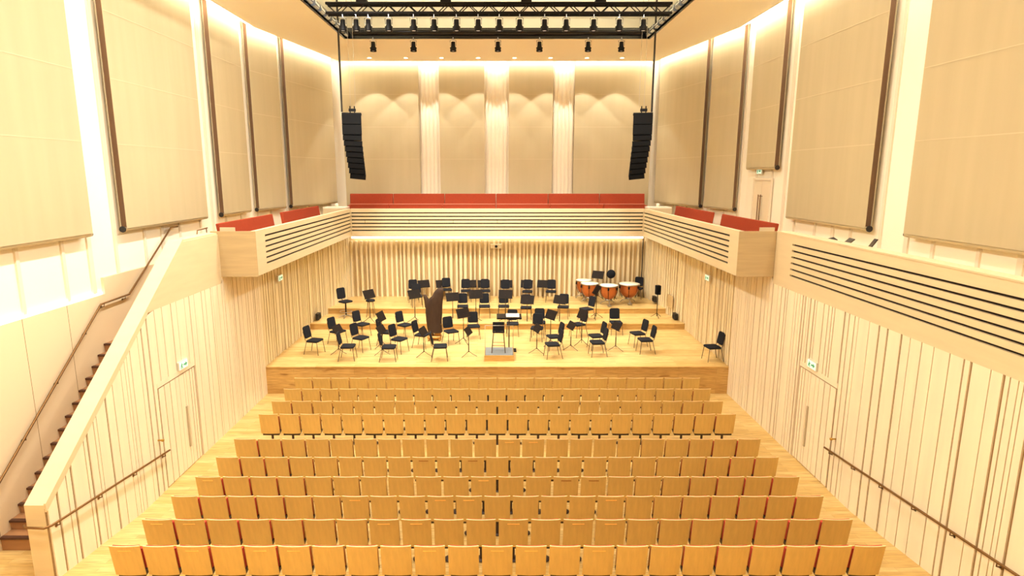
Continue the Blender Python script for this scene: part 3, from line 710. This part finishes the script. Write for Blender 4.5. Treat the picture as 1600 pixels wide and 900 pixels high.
# ------------------------------------------------------------------ hung loudspeaker arrays
for side, w in ((-1, 'left'), (1, 'right')):
    s = side
    px0, px1 = (532, 567) if s < 0 else (989, 1020)
    x0 = ony(549.5 if s < 0 else 1004.5, 177, 22.5).x; z0 = ony(549, 177, 22.5).z
    r = empty('line_array', (x0, 22.5, z0), s * -.18, 'black curved loudspeaker array hanging on the %s' % w, 'loudspeaker')
    b = MB(); b.box(-.34, .34, -.25, .25, -.05, 0); b.tube([(-.05, 0, 0), (-.05, 0, .25)], .02, 6); b.tube([(.1, 0, 0), (.1, 0, .25)], .02, 6); b.box(-.1, .15, -.05, .05, .06, .16); b.build('flying_frame', 'rig_black', r)
    hs = [.36, .36] + [.19] * 8; z = -.06; yy = 0; ang = 0; xx = 0; dx = s * -1
    for k, hh in enumerate(hs):
        ang = math.radians(0 if k < 2 else (k - 1) * 2.2)
        wd = .36 - (0 if k < 2 else .012 * (k - 1) * .6)
        M = Matrix.Translation((xx, yy, z)) @ Matrix.Rotation(ang, 4, 'X') @ Matrix.Rotation(math.radians(-s * (0 if k < 2 else (k - 1) * .8)), 4, 'Y')
        b = MB(); b.prism([(-wd + .02, -.28), (wd - .02, -.28), (wd - .05, .28), (-wd + .05, .28)], -hh + .012, 0, 'z'); b.v = [tuple(M @ Vector(v)) for v in b.v]
        c = b.build('cabinet', 'speaker_black', r)
        b = MB(); b.box(-wd + .05, wd - .05, -.295, -.28, -hh + .03, -.02, M); b.build('grille', 'speaker_trim', c)
        z -= hh * math.cos(ang); yy += hh * math.sin(ang) * .9; xx += dx * (0 if k < 2 else .02)
    b = MB(); b.tube([(0, 0, 0), (0, 0, ZT - 8.9)], .035, 8)
    o = tag(b.build('hoist_cable', 'rod_black'), 'thick black hoist cable above the %s loudspeaker array' % w, 'cable'); xc = ony(534 if s < 0 else 1018.5, 170, 22.5).x; o.location = (xc, 22.5, 9.03)
    for dx_ in (.12, .3):
        b = MB(); b.tube([(0, 0, 0), (0, 0, ZT - 9.25)], .006, 5); o = tag(b.build('steel_wire', 'steel'), 'thin bright steel wire, %s, above the %s loudspeaker array' % ('inner' if dx_ > .2 else 'outer', w), 'wire'); o.location = (x0 - s * (dx_ - .15), 22.5, 9.22)

# ------------------------------------------------------------------ orchestra furniture
CP = Vector((.04, 19.2))       # conductor
def level(px, py, dz):
    for z, ya, yb in ((Z2, YR2, YBL), (Z1, YR1, YR2), (ZS, YS, YR1)):
        p = onz(px, py, z + dz)
        if ya - .12 <= p.y <= yb: return p.x, max(p.y, ya + .22), z
    p = onz(px, py, ZS + dz); return p.x, max(min(p.y, YBL - .4), YS + .3), ZS
def make_chair():        # faces -Y
    r = empty('orchestra_chair')
    b = MB(); b.rbox(-.225, .225, -.22, .22, .43, .485, .07); b.build('seat', 'chair_black', r)
    M = Matrix.Translation((0, .235, .5)) @ Matrix.Rotation(math.radians(-12), 4, 'X') @ Matrix.Rotation(PI / 2, 4, 'X')
    b = MB(); b.rbox(-.19, .19, .03, .44, -.02, .025, .07, M); b.build('backrest', 'chair_black', r)
    for sx in (-1, 1):
        b = MB(); b.tube([(sx * .19, -.18, .43), (sx * .22, -.23, 0)], .012, 6); b.build('leg', 'chair_steel', r)
        b = MB(); b.tube([(sx * .18, .32, .78), (sx * .19, .24, .5), (sx * .2, .2, .43), (sx * .23, .3, 0)], .012, 6); b.build('leg', 'chair_steel', r)
    b = MB(); b.tube([(-.19, -.18, .425), (-.19, .19, .425), (.19, .19, .425), (.19, -.18, .425)], .01, 6); b.build('seat_frame', 'chair_steel', r)
    return r
def make_stand():        # desk faces +Y side player, back to -Y
    r = empty('music_stand')
    M = Matrix.Translation((0, 0, 1.12)) @ Matrix.Rotation(math.radians(-25), 4, 'X')
    b = MB(); b.box(-.27, .27, -.006, .006, -.17, .17, M); b.box(-.27, .27, 0, .06, -.17, -.16, M); b.build('desk', 'stand_black', r)
    b = MB(); b.tube([(0, -.01, 1.1), (0, -.01, .25)], .012, 8); b.tube([(0, -.01, .6), (0, -.01, .18)], .018, 8); b.build('pole', 'stand_pole', r)
    for k in range(3):
        a = 2 * PI * k / 3 + .5; b = MB(); b.tube([(0, -.01, .22), (.16 * math.cos(a), .16 * math.sin(a), .09), (.3 * math.cos(a), .3 * math.sin(a), .01)], .01, 6); b.build('leg', 'stand_pole', r)
    return r
def facing(x, y, toward):    # rz so that local -Y points at toward
    d = Vector(toward) - Vector((x, y)); return math.atan2(d.y, d.x) + PI / 2
ch0 = make_chair(); tag(ch0, cat='chair'); sd0 = make_stand(); tag(sd0, cat='music stand')
# seat centres in the picture, optional own heading in degrees (0 = towards the hall, 90 = towards the right)
CH = [(492, 531, 75), (528, 517, 62), (544, 540, 92), (566, 506, 58), (564, 527, 64), (604, 518, 80), (624, 529, 62), (608, 541, 92), (633, 507, 55),
      (660, 522, 70), (688, 540, 95), (705, 517, 30), (740, 509, 8), (801, 505, 0),
      (839, 512, -10), (843, 503, -4), (865, 525, -75), (863, 537, -80), (903, 506, -60), (931, 524, -78), (933, 534, -84), (962.5, 503, 2), (996, 520, -75), (1008, 530, -85), (1113, 541, -82),
      (723, 478, 3), (757, 478, 2), (787, 478, 0), (822, 480, -5), (880, 479, -12), (916, 482, -60), (651, 463, 12),
      (728, 454, 5), (758, 454, 3), (790, 455, 0), (824, 455, -4), (861, 455, -8), (646, 455, 12), (698, 452, 10), (996, 450, -25)]
ST = [(596, 494), (576, 460), (647, 460), (663, 442), (691.7, 441.7), (716, 463), (743, 461.7), (790, 461.7), (824, 468), (875, 468), (735, 443), (756, 442), (791, 441.7), (823, 443), (848, 441.7), (910, 491),
      (861, 491.7), (718, 489)]
placed = []
for t in CH:
    x, y, z = level(t[0], t[1], .47); placed.append([x, y, z, math.radians(t[2])])
# keep seats from running into each other
for _ in range(30):
    for i in range(len(placed)):
        for j in range(i):
            a, c = placed[i], placed[j]; d = Vector((a[0] - c[0], a[1] - c[1]))
            if a[2] == c[2] and d.length < .58:
                if d.length < 1e-4: d = Vector((.1, .1))
                q = d.normalized() * (.58 - d.length) * .5; a[0] += q.x * .4; a[1] += q.y; c[0] -= q.x * .4; c[1] -= q.y
    for a in placed:
        ya, yb = {Z2: (YR2, YBL - .15), Z1: (YR1, YR2), ZS: (YS, YR1)}[a[2]]; a[1] = min(max(a[1], ya + .3), yb - .3)
def area(x, y, z):
    if z == Z2: return 'on the upper riser'
    if z == Z1: return 'on the lower riser'
    return 'on the stage floor left of the podium' if x < 0 else 'on the stage floor right of the podium'
def rank_labels(items, noun, end=''):
    out = [None] * len(items); by = {}
    for i, a in enumerate(items): by.setdefault(area(a[0], a[1], a[2]), []).append(i)
    for k, v in by.items():
        v.sort(key=lambda i: items[i][0])
        for q, i in enumerate(v):
            out[i] = '%s, %s from the left %s%s' % (noun, ORD[q + 1], k, end)
    return out
cl = rank_labels(placed, 'black padded chair')
for i, (x, y, z, rz) in enumerate(placed):
    if i == 0: ch0.location = (x, y, z); ch0.rotation_euler = (0, 0, rz); tag(ch0, cl[i], group='orchestra chairs on the stage')
    else: copy_tree(ch0, (x, y, z), rz, cl[i], 'orchestra chairs on the stage')
sp = []
for px, py in ST:
    x, y, z = level(px, py, 1.12)
    for _ in range(20):
        for a in placed + sp:
            d = Vector((x - a[0], y - a[1]))
            if d.length < .42: d = d.normalized() if d.length > 1e-3 else Vector((0, -1)); x = a[0] + d.x * .43; y = a[1] + d.y * .43
    sp.append([x, y, z, 0])
p = ony(934, 438, 26.2); sp.append([p.x, 26.2, Z2, 0])
for px, py in ((662, 556), (732, 556), (892, 546), (839, 551), (962, 547), (529, 552), (597, 553)):      # stands read by their feet
    p = onz(px, py, ZS); sp.append([p.x, p.y, ZS, 0])
sl = rank_labels(sp, 'black music stand')
for i, (x, y, z, _) in enumerate(sp):
    rz = facing(x, y, CP); low = i >= len(sp) - 7
    if low: rz = (PI / 2 - .25) if x < 0 else (-PI / 2 + .3)
    if i == 0: sd0.location = (x, y, z); sd0.rotation_euler = (0, 0, rz); tag(sd0, sl[i], group='music stands on the stage')
    else: copy_tree(sd0, (x, y, z), rz, sl[i], 'music stands on the stage', (1, 1, .76) if low else None)
# podium, rail, conductor's chair and desk
pd = empty('conductor_podium', (.06, 18.65, ZS), 0, 'oak conductor podium with grey carpet top and slim safety rail', 'podium')
b = MB(); b.box(-.48, .48, 0, .95, 0, .19); b.build('box', 'stage_face', pd)
b = MB(); b.box(-.45, .45, .03, .92, .19, .2); b.build('carpet', 'carpet_grey', pd)
b = MB(); b.tube([(-.45, .03, .19), (-.45, .03, 1.18), (.45, .03, 1.18), (.45, .03, .19)], .012, 8); b.build('safety_rail', 'steel', pd)
cc = empty('conductor_stool', (.04, 19.1, ZS + .2), 0, 'tall black conductor stool with backrest on the podium', 'stool')
b = MB(); b.rbox(-.2, .2, -.17, .2, .66, .71, .05); b.build('seat', 'chair_black', cc)
b = MB(); b.rbox(-.19, .19, -.2, -.16, .74, 1.04, .018); b.build('backrest', 'chair_black', cc)
for sx in (-1, 1):
    for sy in (-1, 1):
        b = MB(); b.tube([(sx * .16, sy * .15, .66), (sx * .22, sy * .2, 0)], .014, 6); b.build('leg', 'chair_steel', cc)
b = MB(); b.tube([(-.2, -.19, .25), (-.2, .19, .25), (.2, .19, .25), (.2, -.19, .25), (-.2, -.19, .25)], .01, 6)
for sx in (-1, 1): b.tube([(sx * .12, -.15, .66), (sx * .12, -.18, .8)], .01, 6)
b.build('foot_ring', 'chair_steel', cc)
cd = empty('conductor_desk', (.4, 19.85, ZS), 0, 'wide black conductor desk behind the podium', 'music stand')
b = MB(); M = Matrix.Translation((0, 0, 1.2)) @ Matrix.Rotation(math.radians(12), 4, 'X'); b.box(-.42, .42, -.2, .2, -.01, .01, M); b.box(-.42, .42, -.21, -.2, -.01, .04, M); b.build('desk', 'stand_black', cd)
b = MB(); b.tube([(0, 0, 1.2), (0, 0, .05)], .02, 8); b.build('pole', 'stand_pole', cd)
b = MB(); b.box(-.25, .25, -.18, .18, 0, .03); b.build('foot', 'stand_black', cd)
b = MB(); M = Matrix.Translation((.52, 19.85, ZS + 1.228)) @ Matrix.Rotation(math.radians(12), 4, 'X'); b.box(-.22, .22, -.13, .13, 0, .02, M); tag(b.build('score', 'paper'), 'open white score lying on the conductor desk', 'sheet music')
# harp under a brown cover
hp = empty('harp', (-2.3, 21.3, ZS), 0, 'concert harp under a long dark brown cloth cover', 'harp')
def loft(b, secs, seg=28, folds=9, amp=.018):
    vs = []; fs = []
    for j, (z, xl, xr, dp) in enumerate(secs):
        for k in range(seg):
            a = 2 * PI * k / seg; rr = 1 + amp * math.sin(folds * a + z * 1.5) * (1.5 if z < 1.2 else .7) * 2
            ca, sa = math.cos(a), math.sin(a); e = .75
            vs.append(((xl + xr) / 2 + (xr - xl) / 2 * math.copysign(abs(ca) ** e, ca) * rr, dp * math.copysign(abs(sa) ** e, sa) * rr, z))
    for j in range(len(secs) - 1):
        for k in range(seg): k2 = (k + 1) % seg; fs.append((j * seg + k, j * seg + k2, (j + 1) * seg + k2, (j + 1) * seg + k))
    fs.append(tuple(range((len(secs) - 1) * seg, len(secs) * seg)))
    b.add(vs, fs, True)
b = MB(); loft(b, [(.28, -.22, .3, .22), (.4, -.24, .28, .2), (.7, -.28, .27, .19), (1.0, -.3, .29, .19), (1.3, -.29, .31, .18), (1.48, -.22, .33, .17), (1.6, -.06, .35, .16), (1.75, .02, .36, .15), (1.85, .1, .36, .13), (1.9, .15, .32, .08)])
loft(b, [(1.2, -.32, -.1, .12), (1.45, -.34, -.14, .1), (1.58, -.37, -.22, .08), (1.66, -.38, -.27, .05)], 16, 5)
b.build('cover', 'harp_cloth', hp)
b = MB(); b.rbox(-.24, .26, -.22, .22, .04, .16, .06); b.lathe([(.1, .16), (.07, .3), (.06, .5)], (-.12, 0, 0), 12); b.prism([(.0, .16), (.24, .16), (.26, .6), (.12, .6)], -.1, .1, 'y')
for sx in (-.18, .2): b.tube([(sx, -.2, .05), (sx, -.28, 0.01)], .03, 8); b.tube([(sx, .2, .05), (sx, .28, .01)], .03, 8)
b.build('base', 'harp_gold', hp)
# timpani
def timpano(px, py, dia, lab):
    R = dia / 2; p = ony(px, 445, py)
    r = empty('timpani', (p.x, p.y, Z2), 0, lab, 'drum', 'timpani on the upper riser')
    b = MB(); b.lathe([(0, .26), (R * .35, .28), (R * .68, .38), (R * .88, .52), (R * .97, .68), (R, .84)], seg=28); b.build('bowl', 'copper', r)
    b = MB(); b.lathe([(0, .885), (R * .97, .882), (R * .99, .87)], seg=28); b.build('drumhead', 'drumhead', r)
    b = MB(); b.lathe([(R, .83), (R + .025, .83), (R + .025, .875), (R * .985, .88)], seg=28); b.build('hoop', 'steel', r)
    for k in range(6):
        a = 2 * PI * k / 6 + .3; c, s = math.cos(a), math.sin(a)
        b = MB(); b.tube([(c * (R + .02), s * (R + .02), .86), (c * (R + .03), s * (R + .03), .6), (c * R * .7, s * R * .7, .28)], .011, 6); b.box(-.03, .03, -.03, .03, .7, .8, Matrix.Translation((c * (R + .02), s * (R + .02), 0))); b.build('tension_rod', 'rig_black', r)
    b = MB(); b.lathe([(0, .2), (.14, .2), (.16, .28), (0, .3)], seg=16)
    for k in range(3):
        a = 2 * PI * k / 3 - PI / 2; b.tube([(0, 0, .24), (.3 * math.cos(a), .3 * math.sin(a), .12), (.36 * math.cos(a), .36 * math.sin(a), .03)], .02, 6)
    b.box(-.08, .08, -.42, -.2, .03, .07); b.build('base', 'steel', r)
timpano(912, 26.25, .68, 'copper timpani with pale head, leftmost and rearmost of the four')
timpano(921.5, 25.45, .76, 'copper timpani with pale head, second from the left')
timpano(951.5, 25.0, .76, 'copper timpani with pale head, third from the left')
timpano(983, 25.35, .86, 'copper timpani with pale head, rightmost of the four')
# percussion throne with round back
r = empty('drum_throne', (5.05, 26.15, Z2), 0, 'black stool with a round backrest behind the drums', 'stool')
b = MB(); b.lathe([(0, .6), (.2, .6), (.2, .66), (.17, .68), (0, .68)], seg=18); b.build('seat', 'chair_black', r)
b = MB(); b.lathe([(0, -.03), (.18, -.03), (.2, 0), (.18, .03), (0, .03)], (0, 0, 0), 20, Matrix.Translation((0, .2, 1.12)) @ Matrix.Rotation(PI / 2, 4, 'X')); b.build('backrest', 'chair_black', r)
b = MB(); b.tube([(0, 0, .6), (0, 0, .1)], .02, 8); b.tube([(0, .1, .62), (0, .24, .9), (0, .23, 1.12)], .012, 6); b.build('pole', 'stand_pole', r)
for k in range(3):
    a = 2 * PI * k / 3; b = MB(); b.tube([(0, 0, .3), (.26 * math.cos(a), .26 * math.sin(a), .01)], .012, 6); b.build('leg', 'stand_pole', r)
# tall swivel chair and round stool on the left
x, y, z = level(544, 468.7, .62)
r = empty('swivel_chair', (x, 23.75, Z1), math.radians(50), 'black swivel chair with foot ring on the left of the lower riser', 'chair')
b = MB(); b.rbox(-.23, .23, -.22, .22, .62, .68, .08); b.build('seat', 'chair_black', r)
b = MB(); M = Matrix.Translation((0, .25, .68)) @ Matrix.Rotation(math.radians(-8), 4, 'X') @ Matrix.Rotation(PI / 2, 4, 'X'); b.rbox(-.2, .2, .05, .5, -.02, .03, .07, M); b.build('backrest', 'chair_black', r)
b = MB(); b.tube([(0, 0, .62), (0, 0, .08)], .03, 8); b.tube([(0, .15, .63), (0, .27, .75)], .015, 6); b.build('column', 'stand_black', r)
b = MB(); b.tube([(.24 * math.cos(a), .24 * math.sin(a), .24) for a in [2 * PI * k / 20 for k in range(21)]], .012, 6); b.build('foot_ring', 'steel', r)
for k in range(5):
    a = 2 * PI * k / 5; b = MB(); b.tube([(0, 0, .1), (.3 * math.cos(a), .3 * math.sin(a), .02)], .018, 6); b.build('leg', 'steel', r)
x, y, z = level(577, 470, .7)
r = empty('round_stool', (x, 23.85, Z1), 0, 'round black bar stool behind a music stand, left of the lower riser', 'stool')
b = MB(); b.lathe([(0, .64), (.18, .64), (.19, .67), (.17, .71), (0, .715)], seg=18); b.build('seat', 'chair_black', r)
for k in range(4):
    a = PI / 4 + PI / 2 * k; b = MB(); b.tube([(.12 * math.cos(a), .12 * math.sin(a), .64), (.22 * math.cos(a), .22 * math.sin(a), 0.01)], .012, 6); b.build('leg', 'chair_steel', r)
# small speaker on a stand, right
p = onz(1026, 496, Z1)
r = empty('monitor_speaker', (p.x, p.y, Z1), .2, 'small black speaker on a thin stand at the right of the lower riser', 'loudspeaker')
b = MB(); b.rbox(-.09, .09, -.1, .1, .95, 1.32, .02); b.build('cabinet', 'speaker_black', r)
b = MB(); b.lathe([(0, 0), (.06, 0), (.065, .01)], (0, 0, 0), 14, Matrix.Translation((0, -.102, 1.06)) @ Matrix.Rotation(PI / 2, 4, 'X')); b.build('cone', 'speaker_trim', r)
b = MB(); b.tube([(0, 0, .95), (0, 0, .05)], .016, 8); b.build('pole', 'stand_black', r)
for k in range(3):
    a = 2 * PI * k / 3 + .4; b = MB(); b.tube([(0, 0, .18), (.24 * math.cos(a), .24 * math.sin(a), .01)], .01, 6); b.build('leg', 'stand_black', r)
# cymbal-like percussion stand in front of the drums
p = onz(931, 496.7, Z1)
r = empty('percussion_stand', (p.x, p.y, Z1), 0, 'dark percussion stand with a hanging rack in front of the drums', 'stand')
b = MB(); b.tube([(0, 0, 1.35), (0, 0, .05)], .014, 8); b.build('pole', 'stand_black', r)
b = MB(); M = Matrix.Translation((0, 0, 1.15)) @ Matrix.Rotation(.5, 4, 'Y'); b.box(-.1, .1, -.03, .03, -.2, .2, M); b.build('rack', 'stand_black', r)
for k in range(3):
    a = 2 * PI * k / 3 + .1; b = MB(); b.tube([(0, 0, .2), (.27 * math.cos(a), .27 * math.sin(a), .01)], .01, 6); b.build('leg', 'stand_black', r)
# folded stands and lecterns on the right gallery
def gallery_stand(px, py, x, rz, w, h, tilt, m, lab):
    p = onx(px, py, x); r = empty('music_stand', (x, p.y, ZWK), rz, lab, 'music stand')
    hz = p.z - ZWK; M = Matrix.Translation((0, 0, hz)) @ Matrix.Rotation(tilt, 4, 'X')
    b = MB(); b.box(-w / 2, w / 2, -.01, .01, -h / 2, h / 2, M); b.box(-w / 2, w / 2, -.06, 0, -h / 2, -h / 2 + .01, M); b.build('desk', m, r)
    b = MB(); b.tube([(0, 0, hz), (0, 0, .1)], .014, 8); b.build('pole', 'stand_pole', r)
    for k in range(3):
        a = 2 * PI * k / 3; b = MB(); b.tube([(0, 0, .2), (.25 * math.cos(a), .25 * math.sin(a), .01)], .01, 6); b.build('leg', 'stand_pole', r)
gallery_stand(1293, 376, 7.9, 1.2, .6, .35, 1.25, 'stand_black', 'black music stand with a nearly flat desk behind the right gallery parapet')
gallery_stand(1323, 380, 7.9, 1.4, .3, .3, .8, 'stand_pole', 'grey music stand desk behind the right gallery parapet, middle of three')
gallery_stand(1361, 384, 7.9, 1.55, .12, .34, .6, 'stand_pole', 'narrow grey stand desk behind the right gallery parapet, nearest the camera')
